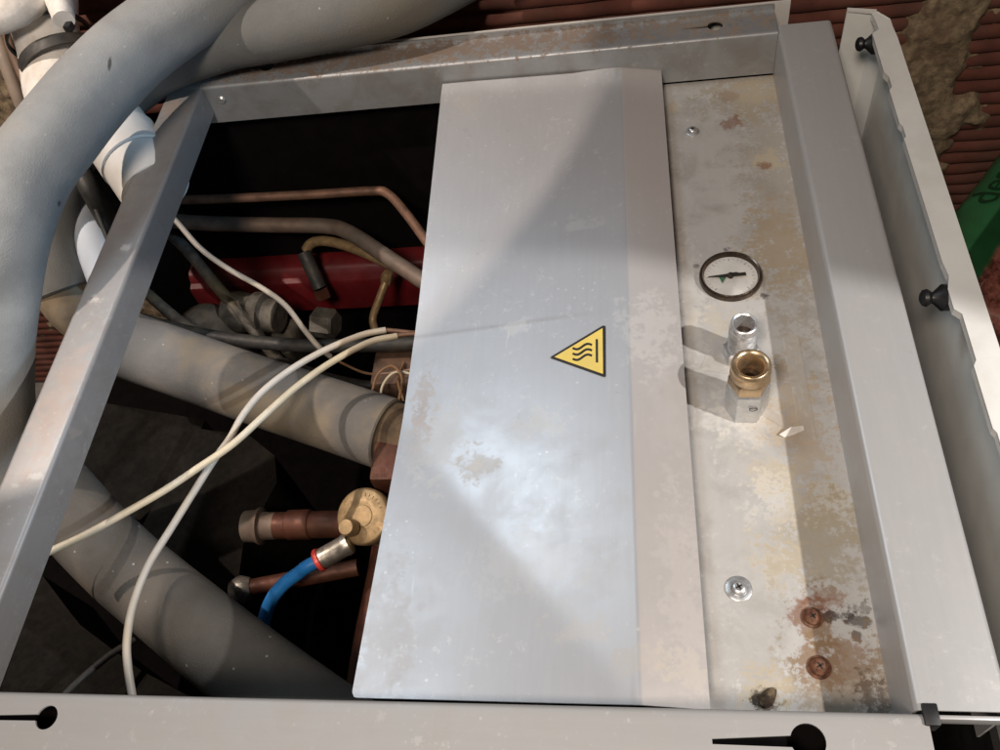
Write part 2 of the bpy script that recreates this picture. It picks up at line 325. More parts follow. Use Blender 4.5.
# ------------------------------------------------------------------ the setting: floor and wall
FZ = -0.62
fl = obj('floor', bx((0.3, -0.4, FZ - .02), (4, 3, .04)), M['concrete'], smooth=False); fl['kind'] = 'structure'
WY = 0.12
def wall():
    root = thing('brick_wall', 'ribbed terracotta block wall with rough beige mortar behind the metal cabinet', 'wall', (0.3, WY, FZ))
    bm = bmesh.new(); per = .0158; X = [-1.0 + .0125 * i for i in range(209)]; rows = []; z = FZ
    prof = []
    while z < .42:
        for k in range(8):
            t = k / 8; h = .0048 * (abs(math.sin(math.pi * t)) ** .6); prof.append((z + t * per, h))
        z += per
    for zz, h in prof:
        rows.append([bm.verts.new((x, WY + .004 - h + .0022 * mnoise.noise(Vector((x * 3, 0, zz * 6))) + .0014 * mnoise.noise(Vector((x * 34, 1, zz * 40))), zz + .004 * mnoise.noise(Vector((x * 2, 3, 0))) + .0012 * mnoise.noise(Vector((x * 40, 7, zz * 30))))) for x in X])
    for a, b in zip(rows, rows[1:]):
        for i in range(len(X) - 1): bm.faces.new((a[i], a[i + 1], b[i + 1], b[i]))
    back = [bm.verts.new((x, WY + .10, z)) for x, z in ((X[0], FZ), (X[-1], FZ), (X[-1], prof[-1][0]), (X[0], prof[-1][0]))]
    bm.faces.new(back); bm.faces.new([back[0], back[1]] + rows[0][::-1]); bm.faces.new([back[3], back[2]] + rows[-1][::-1])
    bm.faces.new([back[0], back[3]] + [r[0] for r in rows[::-1]]); bm.faces.new([back[1], back[2]] + [r[-1] for r in rows[::-1]])
    part('ribbed_blocks', bm, M['terra'], root, angle=80)
    # mortar smears: lumpy sheets proud of the ribs
    def smear(segs, x0, x1, z0, z1, st=.003):
        bm = bmesh.new(); g = {}
        nx = int((x1 - x0) / st); nz = int((z1 - z0) / st)
        for j in range(nz + 1):
            for i in range(nx + 1):
                x = x0 + i * st; z = z0 + j * st; p = Vector((x, z)); best = -9
                for a, b, r in segs:
                    a = Vector(a); b = Vector(b); t = max(0, min(1, (p - a).dot(b - a) / max(1e-9, (b - a).length_squared))); best = max(best, 1 - (p - (a + (b - a) * t)).length / r)
                best += .45 * mnoise.noise(Vector((x * 22, 1, z * 22))) + .40 * mnoise.noise(Vector((x * 60, 2, z * 60)))
                if best > -.25:
                    h = min(1, max(-.4, best * 3)) * .009 + .004 * mnoise.noise(Vector((x * 45, 5, z * 45))) + .0018 * mnoise.noise(Vector((x * 120, 5, z * 120))) + .0014 * mnoise.noise(Vector((x * 260, 8, z * 260)))
                    g[i, j] = bm.verts.new((x, WY + .001 - h, z))
        for (i, j) in list(g):
            q = [(i, j), (i + 1, j), (i + 1, j + 1), (i, j + 1)]
            if all(k in g for k in q): bm.faces.new([g[k] for k in q])
        part('mortar_patch', bm, M['mortar'], root, angle=80)
    smear([((.685, .06), (.675, -.20), .035), ((.675, -.2), (.64, -.42), .05), ((.70, .10), (.69, .3), .06)], .55, .85, -.5, .4)
    smear([((-.27, -.04), (-.30, -.22), .075), ((-.30, -.2), (-.4, -.5), .10), ((-.36, .02), (-.5, .1), .09)], -.62, -.12, -.5, .25)
wall()

# ------------------------------------------------------------------ the cabinet
D = 0.525; W = 0.5
cab = thing('heat_pump_cabinet', 'open topped sheet metal cabinet frame full of pipes, with a stained strip panel inside', 'cabinet', (0.25, -0.26, FZ))
# left rail
o = part('left_rail', sheet([(0, -.0265), (0, 0), (-.0302, 0), (-.0302, -.03)], -.0013, 'Y', -.56, -.002), M['rail'], cab); o['label'] = 'tan topped rail with bluish inner face'
# back rail with keyholes
o = part('back_rail', sheet([(0, -.0375), (0, 0), (.031, 0), (.031, .006)], .0013, 'X', -.03, .4985), M['rail_back'], cab); o['label'] = 'brown dusted rail with two keyholes'
cut(o, [(keyhole(.4504, .0158, .0062, .424, .0153, .0011), -.02, .02), (keyhole(.0591, .0201, .0058, .0092, .0225, .0011), -.02, .02)])
# front rail with keyholes
o = part('front_rail', sheet([(-D, -.034), (-D, 0), (-.600, 0), (-.600, -.04)], -.0013, 'X', -.2, .5035), M['front'], cab); o['label'] = 'pale front rail with black keyholes'
cut(o, [(keyhole(.0579, -.5369, .0062, -.012, -.5388, .0011), -.02, .02), (keyhole(.4491, -.5376, .0080, .4056, -.5389, .0017), -.02, .02)])
# black plates put under the keyholes to give the shade inside them
part('keyhole_shade', bx((.15, -.562, -.016), (.69, .07, .001)), M['shade_liner'], cab)
part('keyhole_shade', bx((.235, .0155, -.016), (.52, .026, .001)), M['shade_liner'], cab)
# right rail: wide channel
o = part('right_rail', sheet([(W, -.052), (W, 0), (.5395, 0), (.5395, -.05)], .0013, 'Y', -.5225, .008, rad=.0022), M['rail_right'], cab); o['label'] = 'broad clean rail on the right'
part('rail_end_tab', bx((.521, -.5245, -.0068), (.034, .002, .009), bev=.0006), M['rail_right'], cab)
part('corner_clip', bx((.5050, -.5245, -.003), (.007, .010, .012), bev=.001), M['black_plastic'], cab)
# cabinet sheets
part('back_panel', bx((.236, .0335, -.30), (.552, .0014, .612)), M['white'], cab, smooth=False)
part('inner_back_shade_panel', bx((.150, .016, -.328), (.700, .006, .585)), M['shade_liner'], cab)  # black sheet run out past the left rail to give the shade behind
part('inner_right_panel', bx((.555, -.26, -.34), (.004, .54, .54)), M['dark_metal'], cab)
part('front_panel', bx((.16, -.597, -.33), (.74, .004, .57)), M['shade_liner'], cab)
part('base_shade_tray', bx((.02, -.2325, -.60), (1.06, .695, .012)), M['shade_liner'], cab)  # tray widened past the cabinet, black to stand for shade over the floor
part('rear_corner_sheet', bx((.537, .030, -.33), (.046, .002, .58)), M['dark_metal'], cab)
part('corner_post', bx((-.02, -.585, -.32), (.02, .02, .58), bev=.002), M['dark_metal'], cab)
# strip panel with stains
bm = bmesh.new(); box(bm, (.4477, -.2615, ZP - .0007), (.1040, .5225, .0014)); o = part('strip_panel', bm, M['panel'], cab, smooth=False); o['label'] = 'rust stained galvanised strip panel'
part('strip_flange', bx((.446, -.5222, -.0355), (.100, .0014, .0105)), M['panel'], cab)
def screw(px, py, mat, r=.0052, washer=0, cross=True, zb=ZP):
    p = at(px, py, zb + .003); p.z = zb; bm = bmesh.new()
    if washer: lathe(bm, [(0, washer), (.0008, washer), (.0011, washer * .92), (.0011, r * .6)], p, (0, 0, 1), 28)
    h = .0011 if washer else 0
    lathe(bm, [(h, r), (h + .0012, r), (h + .0026, r * .72), (h + .0030, r * .35), (h + .0022, 0)], p, (0, 0, 1), 24)
    o = part('screw', bm, mat, cab)
    if cross:
        bm = bmesh.new()
        for a in (.5, .5 + math.pi / 2):
            box(bm, p + Vector((0, 0, h + .00285)), (r * .85, r * .17, .0006), Matrix.Rotation(a, 3, 'Z'))
        c = obj('cross_recess', bm, M['ink'], smooth=False); c.parent = o
    return o
screw(692.5, 129, M['zinc'], .0040, .0055)['label'] = 'bright screw near the back rail'
screw(739, 587, M['zinc'], .0046, .0074)['label'] = 'bright screw on a wide washer'
screw(813, 616, M['rust'], .0044, .0058)['label'] = 'rusty screw above another rusty screw'
screw(820, 666, M['rust'], .0047, .0062)['label'] = 'rusty screw nearest the front rail'
# rail screw in the left back corner
p = Vector((at(221, 101, -.013).x, 0, -.0135))
part('screw', lathe(bmesh.new(), [(0, .0042), (.0015, .0042), (.003, .0028), (.0026, 0)], p, (0, -1, 0), 20), M['zinc'], cab)

# ------------------------------------------------------------------ loose cover sheet
XF = .3728; XL0, XL1 = .2185, .2195; YB, YFR = -.0035, -.5185
V1 = at(430, 300, -.037); V2 = at(405, 432, -.037)
def plane(a, b, c):
    a, b, c = Vector(a), Vector(b), Vector(c); n = (b - a).cross(c - a); return lambda x, y: a.z - (n.x * (x - a.x) + n.y * (y - a.y)) / n.z
PT = plane((XF, YB, -.018), V1, (XL0, YB, -.0165)); PB = plane((XF, YFR, -.018), V2, (XL1, YFR, -.0170))
PM = plane((XF, 0, -.018), (XF, -.5, -.018), V1)
CA, CB = at(428, 335, -.036).xy, at(607, 312, -.021).xy
def cover_z(x, y):
    XR = .4055
    if x > XF: z = -.0180 - (x - XF) / (XR - XF) * .0065
    else:
        # cross-broken sheet: the middle facet dips towards the free edge
        a, b, c = PM(x, y), PT(x, y), PB(x, y); m = max(a, b, c); k = .0006
        z = m + k * math.log(sum(math.exp((q - m) / k) for q in (a, b, c))) if x < XF - .004 else m
    t = (Vector((x, y)) - CA).dot(CB - CA) / (CB - CA).length_squared
    if -.1 < t < 1.02:
        q = (Vector((x, y)) - CA - (CB - CA) * t); e = q.y; f = 1 if t < .7 else max(0, (1.02 - t) / .32)
        z += .0002 * f * (1 / (1 + math.exp(max(-50, min(50, e / .0005))))) * math.exp(-max(0, -e) / .012)
    z += .0004 * mnoise.noise(Vector((x * 14, y * 14, 0)))
    return z
def build_cover():
    nx, ny = 130, 420; bm = bmesh.new(); g = []
    for j in range(ny + 1):
        v = j / ny; y = YB + (YFR - YB) * v; xl = XL0 + (XL1 - XL0) * v; xr = .4060 + .0015 * v; row = []
        for i in range(nx + 1):
            u = i / nx; x = xl + (xr - xl) * u; yy = y
            c = .003   # rounded front left corner
            if x - xl < c and yy < YFR + c:
                yy = max(yy, YFR + c - math.sqrt(max(0, c * c - (c - (x - xl)) ** 2)))
            if u > .6: yy += .006 * (u - .6) / .4 * (1 - v)
            row.append((x, yy))
        g.append(row)
    top = [[bm.verts.new((x, y, cover_z(x, y))) for x, y in r] for r in g]; bot = [[bm.verts.new((x, y, cover_z(x, y) - .0014)) for x, y in r] for r in g]
    for j in range(ny):
        for i in range(nx):
            bm.faces.new((top[j][i], top[j][i + 1], top[j + 1][i + 1], top[j + 1][i])); bm.faces.new((bot[j][i], bot[j + 1][i], bot[j + 1][i + 1], bot[j][i + 1]))
    for j in range(ny):
        for i in (0, nx): bm.faces.new((top[j][i], top[j + 1][i], bot[j + 1][i], bot[j][i]))
    for i in range(nx):
        for j in (0, ny): bm.faces.new((top[j][i], top[j][i + 1], bot[j][i + 1], bot[j][i]))
    return bm
cover = thing('cover_plate', 'large grey sheet metal cover with a yellow heat warning label', 'cover', (.31, -.26, -.03))
o = part('cover_sheet', build_cover(), M['cover'], cover, angle=60)
def on_cover(px, py, lift=0.0):
    z = -.018
    for _ in range(6): p = at(px, py, z); z = cover_z(p.x, p.y)
    p.z = z + lift; return p
def decal(name, polys, lift, mat, th=.00025):
    bm = bmesh.new()
    for poly in polys:
        a = [bm.verts.new(on_cover(x, y, lift)) for x, y in poly]; b = [bm.verts.new(v.co - Vector((0, 0, th))) for v in a]
        bm.faces.new(a); bm.faces.new(b[::-1]); n = len(a)
        for i in range(n): bm.faces.new((a[i], b[i], b[(i + 1) % n], a[(i + 1) % n]))
    return part(name, bm, mat, cover, smooth=False)
st = decal('warning_sticker', [[(551, 357.3), (603.2, 326), (605.6, 326.6), (605.9, 376.6), (604.2, 377.4), (551, 358.6)]], .0007, M['ink']); st['label'] = 'yellow triangle label with three heat waves'
y = decal('sticker_field', [[(554.6, 357.6), (602.6, 328.9), (603.1, 374.6)]], .0009, M['yellow']); 
def stroke(pts, w):
    L, Rr = [], []
    for i, (x, yy) in enumerate(pts):
        x0, y0 = pts[max(0, i - 1)]; x1, y1 = pts[min(len(pts) - 1, i + 1)]; d = math.hypot(x1 - x0, y1 - y0); nx, ny = -(y1 - y0) / d * w / 2, (x1 - x0) / d * w / 2
        L.append((x + nx, yy + ny)); Rr.append((x - nx, yy - ny))
    return [[L[i], L[i + 1], Rr[i + 1], Rr[i]] for i in range(len(pts) - 1)]
sym = stroke([(596.9, 340), (597.1, 363.3)], 2.3)
for y0 in (348.9, 354.3, 359.6):
    sym += stroke([(572.8 + 19.3 * k / 14, y0 - 3.0 * k / 14 + 1.9 * math.sin(2 * math.pi * k / 14)) for k in range(15)], 2.2)
hs = decal('heat_symbol', sym, .00105, M['ink'])
for c in (y, hs):
    mw = c.matrix_parent_inverse.copy(); c.parent = st; c.matrix_parent_inverse = Matrix()

# ------------------------------------------------------------------ pressure gauge
gc = Vector((.4445, -.2205, ZP))
ga = thing('pressure_gauge', 'round white dial gauge with brown bezel set in the stained panel', 'gauge', gc)
R0 = .0217
part('bezel', lt([(0, R0), (.0030, R0), (.0044, R0 - .0005), (.0050, R0 - .0012), (.0046, R0 - .0020), (.0022, R0 - .0030), (.0015, R0 - .0032)], gc, (0, 0, 1), 64), M['bezel'], ga)
part('dial', lt([(0, R0 - .003), (.0014, R0 - .003), (.0014, 0)], gc, (0, 0, 1), 64), M['dial'], ga)
bm = bmesh.new()
for k in range(25):
    a = math.radians(-45 + 270 * k / 24); L = .0022 if k % 4 == 0 else .0012; r = R0 - .0050 - L / 2
    box(bm, gc + Vector((r * math.cos(a), r * math.sin(a), .00155)), (L, .00022 if k % 4 else .0004, .0002), Matrix.Rotation(a, 3, 'Z'))
o = part('tick_marks', bm, plain('grey_print', (.30, .29, .28), .6), ga, smooth=False)
bm = bmesh.new(); nd = Matrix.Rotation(math.radians(2), 3, 'Z')
prism(bm, [(-.0155, .0003), (-.004, .0012), (.004, .0024), (.006, .0014), (.0105, .0016), (.0105, -.0010), (-.002, -.0014), (-.0155, -.0003)], .0028, .0033)
bmesh.ops.rotate(bm, verts=bm.verts, matrix=nd); bmesh.ops.translate(bm, verts=bm.verts, vec=gc)
part('needle', bm, M['ink'], ga, smooth=False)
part('needle_hub', lt([(.0014, .0020), (.0040, .0020), (.0043, .0012), (.0043, 0)], gc, (0, 0, 1), 20), M['ink'], ga)
bm = prism(bmesh.new(), [(-.0085, .0005), (-.0025, .0006), (-.0062, -.0062)], .0020, .0024); bmesh.ops.translate(bm, verts=bm.verts, vec=gc)
part('set_pointer', bm, M['green_paint'], ga, smooth=False)
part('glass', lt([(.0040, R0 - .0027), (.0047, R0 * .5), (.0049, 0)], gc, (0, 0, 1), 48), M['glass'], ga)

# ------------------------------------------------------------------ pipe fittings
def threads(z0, z1, r, pitch=.0016, depth=.0007):
    out = []; z = z0
    while z < z1 - pitch: out += [(z, r - depth), (z + pitch * .5, r)]; z += pitch
    return out + [(z1, r - depth)]
cp = Vector((.4448, -.2885, ZP))
ch = thing('chrome_fitting', 'bright chrome threaded nipple standing just behind the brass fitting', 'fitting', cp)
part('hex_base', lathe(bmesh.new(), [(0, .0118), (.010, .0118), (.0112, .0104), (.0112, .007)], cp, (0, 0, 1), 6), M['zinc'], ch, angle=20)
part('threaded_nipple', lt([(.0110, .0088)] + threads(.0125, .0330, .0091) + [(.0352, .0084), (.0358, .0077), (.0352, .0068), (.024, .0062)], cp, (0, 0, 1), 40), M['chrome'], ch)
part('bore', lt([(.024, .0064), (.0245, .0064), (.0245, 0)], cp, (0, 0, 1), 32), M['bore'], ch)
bp = Vector((.4440, -.3290, ZP))
bf = thing('brass_fitting', 'open brass ring fitting on a silver hexagonal nut below the dial gauge', 'fitting', bp)
hx = lathe(bmesh.new(), [(0, .0132), (.027, .0132), (.0290, .0120), (.0290, .008)], bp, (0, 0, 1), 6)
bmesh.ops.rotate(hx, verts=hx.verts, cent=bp, matrix=Matrix.Rotation(math.radians(12), 3, 'Z'))
o = part('hex_nut', hx, M['zinc'], bf, angle=20)
hx = lathe(bmesh.new(), [(.0288, .0126), (.0360, .0126), (.0370, .0114), (.0370, .009)], bp, (0, 0, 1), 6)
bmesh.ops.rotate(hx, verts=hx.verts, cent=bp, matrix=Matrix.Rotation(math.radians(12), 3, 'Z'))
part('brass_hexagon', hx, M['brass'], bf, angle=20)
part('brass_ring', lt([(.0368, .0106), (.0375, .0106), (.0382, .0116), (.0395, .0121), (.0460, .0121), (.0480, .0115), (.0488, .0104), (.0485, .0090), (.0465, .0074), (.034, .0069)], bp, (0, 0, 1), 48), M['brass'], bf)
part('bore', lt([(.034, .0071), (.0345, .0071), (.0345, .0035), (.030, .003), (.030, 0)], bp, (0, 0, 1), 32), M['bore'], bf)
# faint stamped mark on the nut: a ring shape
n0 = bp + Vector((.0025, -.0121, .017))
part('stamped_mark', tb([n0 + Vector((.0024 * math.cos(a), -.0001, .0018 * math.sin(a))) for a in [i * .45 for i in range(15)]], .00025, n=6, smooth=0), M['ink'], bf)
# scrap of paper
p = at(796, 432, ZP); bm = bmesh.new()
q = [at(779, 436, ZP) + Vector((0, 0, .002)), at(790, 431, ZP) + Vector((0, 0, .005)), at(803, 428, ZP) + Vector((0, 0, .003)), at(804, 431, ZP) + Vector((0, 0, .0012)), at(794, 436, ZP) + Vector((0, 0, .0018)), at(784, 438, ZP) + Vector((0, 0, .0009))]
a = [bm.verts.new(v) for v in q]; b = [bm.verts.new(v - Vector((0, 0, .0006))) for v in q]; bm.faces.new(a); bm.faces.new(b[::-1])
for i in range(6): bm.faces.new((a[i], b[i], b[(i + 1) % 6], a[(i + 1) % 6]))
tag(obj('paper_scrap', bm, M['paper'], smooth=False), 'small white torn paper scrap lying on the stained panel beside the right rail', 'paper')
# thin pale films built for the light patches by the fittings
tk = NB('clear_light_patch_film', .35, 0, .5); tk.col((.90, .85, .77)); tk.b.inputs['Alpha'].default_value = .38; tk.bump(tk.noise(300, 4), .3, .0005)
def light_film(quad, label, lift=.0004):
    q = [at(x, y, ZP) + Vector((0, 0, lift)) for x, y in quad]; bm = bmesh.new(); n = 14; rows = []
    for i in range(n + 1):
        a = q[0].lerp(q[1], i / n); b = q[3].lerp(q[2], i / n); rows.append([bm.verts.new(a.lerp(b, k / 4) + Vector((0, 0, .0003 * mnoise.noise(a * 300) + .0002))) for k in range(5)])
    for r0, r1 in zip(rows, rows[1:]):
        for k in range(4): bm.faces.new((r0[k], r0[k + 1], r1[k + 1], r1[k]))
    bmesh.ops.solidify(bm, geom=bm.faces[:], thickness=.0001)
    tag(obj('light_patch_film', bm, tk.m), label, 'light_film', 'pale films for the light patches by the fittings')
light_film([(783, 337), (801, 443), (817, 441), (798, 335)], 'pale film for the light patch running beside the right rail towards the paper scrap', .0009)
light_film([(700, 370), (797, 386), (801, 375), (706, 355)], 'pale film for the light patch passing sideways behind the brass fitting')
light_film([(742, 404), (790, 432), (794, 424), (750, 396)], 'short pale film for the light patch between the hexagonal nut and the paper scrap')
# lump of dirt at the panel's front edge
bm = bmesh.new(); bmesh.ops.create_icosphere(bm, subdivisions=4, radius=.0042, matrix=Matrix.Translation(at(766, 700, ZP) + Vector((0, 0, .002))))
for v in bm.verts: v.co += Vector((1, 1, .6)) * .0035 * mnoise.noise(v.co * 240)
tag(obj('dirt_clump', bm, plain('dark_dirt', (.05, .032, .02), .95, 0, .5, 300, .8, (.45, .33, .18), amt=.5), angle=80), 'dark crumb of dirt at the front end of the stained panel', 'dirt')

# ------------------------------------------------------------------ white side panel on the right
sp = thing('side_panel', 'white enamelled side panel standing off the right of the cabinet', 'panel', (.575, -.3, FZ))
def side_panel():
    # top lip with a notched inner edge
    inner = []; y = -.72
    steps = [(-.72, .5690), (-.415, .5690), (-.413, .5705), (-.375, .5705), (-.372, .5690), (-.330, .5690), (-.326, .5712), (-.292, .5712), (-.288, .5675), (-.272, .5675), (-.262, .5702), (-.250, .5690), (-.135, .5684), (-.133, .5700), (-.122, .5700), (-.118, .5684), (-.082, .5684), (-.078, .5708), (-.066, .5708), (-.060, .5684), (-.012, .5684), (-.008, .5740), (.004, .5735), (.0135, .5725)]
    inner = [(x, yy) for yy, x in steps]
    poly = inner + [(.5765, .0150), (.5842, .0025), (.5856, -.02), (.5860, -.72)]
    bm = prism(bmesh.new(), poly, -.0013, 0)
    part('top_lip', bm, M['white'], sp, smooth=False)
    part('lip_edge', prism(bmesh.new(), [(x + .0013, yy) for x, yy in inner[1:]] + [(x, yy) for x, yy in inner[1:]][::-1], -.0055, -.0010), M['white'], sp, smooth=False)
    part('outer_sheet', bx((.5852, -.357, -.31), (.0014, .726, .615)), M['white_in'], sp, smooth=False)
    bm = bmesh.new()   # end flange and chamfer as one bent sheet
    pts = [(.5548, .0205), (.5760, .0150), (.5845, .0025)]; th = .0014
    vs = [[bm.verts.new((x, y + o_, z)) for x, y in pts] for z in (.0003, -.617) for o_ in (0, th)]
    for i in range(2):
        bm.faces.new((vs[0][i], vs[0][i + 1], vs[2][i + 1], vs[2][i])); bm.faces.new((vs[1][i], vs[1][i + 1], vs[3][i + 1], vs[3][i])); bm.faces.new((vs[0][i], vs[0][i + 1], vs[1][i + 1], vs[1][i]))
        bm.faces.new((vs[2][i], vs[2][i + 1], vs[3][i + 1], vs[3][i]))
    bm.faces.new((vs[0][0], vs[1][0], vs[3][0], vs[2][0])); bm.faces.new((vs[0][2], vs[1][2], vs[3][2], vs[2][2]))
    part('end_flange', bm, M['white_in'], sp, smooth=False)
    part('end_flange_rim', prism(bmesh.new(), [(.5545, .0195), (.5725, .0135), (.5760, .0150), (.5765, .0165), (.5550, .0225)], -.0006, .0012), M['white'], sp, smooth=False)
    for yy, x0 in ((-.0130, .5740), (-.2720, .5700)):
        c = Vector((x0, yy, -.009))
        o = part('push_stud', lt([(0, .0085), (.004, .0085), (.0055, .0070), (.009, .0038), (.0105, .0034), (.0112, .0046), (.0130, .0056), (.0152, .0050), (.0165, .0030), (.0168, 0)], c, (-1, 0, .05), 28), M['black_plastic'], sp)
side_panel()

# ------------------------------------------------------------------ insulated pipes
def P3(*q): return [at(x, y, z) for x, y, z in q]
g1 = thing('insulated_pipe', 'thick grey foam covered pipe arching over the cabinet corner and down its left side', 'pipe', (-.09, -.24, -.1))
path = P3((350, -92, .085), (262, -42, .078), (186, 11, .072), (137, 47, .070), (94, 89, .070), (57, 134, .068), (27, 175, .062), (6, 230, .050), (-5, 285, .028), (-10, 340, -.005), (-9, 400, -.05), (0, 445, -.095), (26, 479, -.130), (50, 497, -.145))
part('foam_sleeve', tb(path, .0305, n=40, smooth=12, wob=.018), M['ins_out'], g1).__setitem__('label', 'grey foam sleeve')
path2 = P3((34, 470, -.135), (58, 496, -.150), (92, 535, -.160), (128, 570, -.166))
part('foam_sleeve', tb(path2, .0318, n=40, smooth=8, wob=.007, bevel=.002), M['ins_shaded'], g1)
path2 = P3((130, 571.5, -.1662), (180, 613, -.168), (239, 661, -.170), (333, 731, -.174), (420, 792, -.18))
part('foam_sleeve', tb(path2, .0318, n=40, smooth=8, wob=.007, bevel=.002), M['ins_shaded'], g1).__setitem__('label', 'brownish dusty foam sleeve inside the cabinet')
g2 = thing('insulated_pipe', 'grey foam covered pipe running behind the thicker arch and under the left rail', 'pipe', (-.06, -.1, -.1))
path = P3((580, -95, .042), (480, -42, .042), (395, 0, .041), (300, 22, .040), (218, 38, .036), (150, 66, .022), (95, 112, -.005), (58, 165, -.03), (44, 215, -.055), (48, 255, -.08), (64, 290, -.105))
part('foam_sleeve', tb(path, .0285, n=36, smooth=12, wob=.012, bevel=.002), insul('shaded_foam_sleeve', (.165, .17, .165), (.14, .12, .085), amt=.6), g2)  # sleeve colour darkened to hold the shade at the back
path = P3((58, 278, -.098), (80, 308, -.125), (118, 336, -.158), (160, 354, -.180))
part('pipe_bend', tb(path, .0285, n=32, smooth=10), plain('brown_stained_sleeve', (.25, .20, .14), .7, 0, .3, 40, .2, (.36, .25, .12), amt=.7), g2)
path = P3((116, 341, -.165), (180, 363, -.186), (250, 388, -.195), (320, 411, -.198), (388, 434, -.200))
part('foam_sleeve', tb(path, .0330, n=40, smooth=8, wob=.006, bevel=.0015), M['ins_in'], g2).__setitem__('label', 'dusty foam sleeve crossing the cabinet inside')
path = P3((385, 431, -.200), (450, 453, -.205), (520, 478, -.21))
part('bare_pipe', tb(path, .0290, n=32, smooth=4), M['ins_cut'], g2)

# ------------------------------------------------------------------ copper and inner works
def tubething(name, label, cat, pts, r, mat, group=None, n=16, wob=0, sm=8):
    o = obj(name, tb(P3(*pts), r, n=n, wob=wob, smooth=sm), mat); return tag(o, label, cat, group)
tubething('copper_pipe', 'thin bare copper pipe nearest the back, bent down towards the cover', 'pipe', [(150, 201, -.125), (240, 198, -.125), (320, 194, -.125), (372, 191, -.125), (388, 194, -.125), (405, 212, -.125), (433, 250, -.125), (470, 300, -.13)], .0046, M['copper'])
tubething('copper_pipe', 'thicker dull brown pipe bent in front of the thin copper pipe', 'pipe', [(140, 218, -.155), (200, 223, -.16), (270, 225, -.165), (325, 226, -.165), (350, 233, -.165), (390, 259, -.165), (432, 287, -.165), (480, 318, -.17)], .0080, M['copper_grey'], n=20)
tubething('brass_pipe', 'narrow brassy tube curving above the red tank', 'pipe', [(306, 250, -.205), (312, 243, -.198), (326, 241, -.192), (350, 247, -.19), (385, 262, -.19), (420, 279, -.19), (450, 295, -.19)], .0055, M['brass_old'])
# red tank
rc = thing('red_tank', 'long red painted metal body with a stepped top edge behind the pipes', 'tank', (.04, -.03, -.45))
c0 = at(200, 268, -.235); c1 = at(440, 268, -.235)
zt = -.235; x0, x1 = c0.x - .012, c1.x + .06; yf = (c0.y + c1.y) / 2 - .012
bm = bmesh.new(); prof = [(yf + .055, zt - .004), (yf + .050, zt), (yf + .016, zt), (yf + .012, zt - .003), (yf + .008, zt - .010), (yf + .002, zt - .012), (yf, zt - .016), (yf, zt - .058), (yf + .055, zt - .058)]
L = [[bm.verts.new((x, y, z)) for y, z in prof] for x in (x0, x1)]
for i in range(len(prof)): bm.faces.new((L[0][i], L[0][(i + 1) % len(prof)], L[1][(i + 1) % len(prof)], L[1][i]))
bm.faces.new(L[0]); bm.faces.new(L[1]); bevel(bm, .0012, 2, 15)
part('tank_body', bm, M['red'], rc)
p = at(222, 280, zt); part('round_boss', lt([(0, .0105), (.004, .0105), (.0048, .0085), (.002, .0078), (.001, 0)], Vector((p.x, yf, p.z - .02)), (0, -1, .15), 28), M['copper_dark'], rc)
# sleeve stub and nut on the tank
q0 = at(304, 252, -.205); q1 = at(320, 288, -.235)
vs = thing('pipe_connector', 'black sleeved stub with a dull nut on the red tank', 'connector', q1)
part('sleeve', tb([q0, q0.lerp(q1, .5), q1], .0078, n=20), M['rubber'], vs)
part('nut', lathe(bmesh.new(), [(0, .0088), (.012, .0088), (.013, .007), (.013, 0)], q1, (at(326, 302, -.25) - q1), 6), M['copper_dark'], vs, angle=20)
q0 = at(387, 278, -.215); q1 = at(375, 330, -.25)
vs = thing('service_valve', 'small brass capped stem standing in front of the red tank at the cover edge', 'valve', q1)
part('stem', tb([q0, at(379, 300, -.23), at(373, 318, -.245), q1], .0042, n=14), M['brass_old'], vs)
part('cap', lathe(bmesh.new(), [(-.006, .0062), (.003, .0066), (.008, .005), (.009, 0)], q0, at(389, 270, -.205) - q0, 8), M['brass_old'], vs, angle=20)
# grimy valve body
def lumpy(bm, amp, fr):
    for v in bm.verts: v.co += v.normal * amp * mnoise.noise(v.co * fr)
    return bm
vb = thing('valve_body', 'grimy ochre and grey cast valve block under the white cable', 'valve', at(255, 335, -.27))
p = at(198, 322, -.225)
part('end_dome', lumpy(lt([(0, .036), (.014, .036), (.024, .031), (.031, .019), (.034, 0)], p - Vector((.0, 0, .03)), (-.2, -.15, 1), 48), .005, 90), M['grime'], vb)
part('barrel', lumpy(lt([(-.01, 0), (-.01, .021), (.0, .023), (.02, .021), (.022, .024), (.034, .024), (.036, .018), (.05, .018), (.05, 0)], at(238, 312, -.235), at(330, 322, -.235) - at(238, 312, -.235), 36), .003, 110), M['grime'], vb)
part('barrel_nut', lathe(bmesh.new(), [(0, .0165), (.022, .0165), (.024, .014), (.024, 0)], at(316, 322, -.245), at(345, 326, -.245) - at(316, 322, -.245), 6), plain('grey_cast_nut', (.16, .15, .13), .6, .3, .3, 90, .3), vb, angle=20)
part('base_block', lumpy(bevel(bx(at(255, 350, -.285), (.11, .05, .05)), .008, 3), .002, 90), M['grime'], vb)
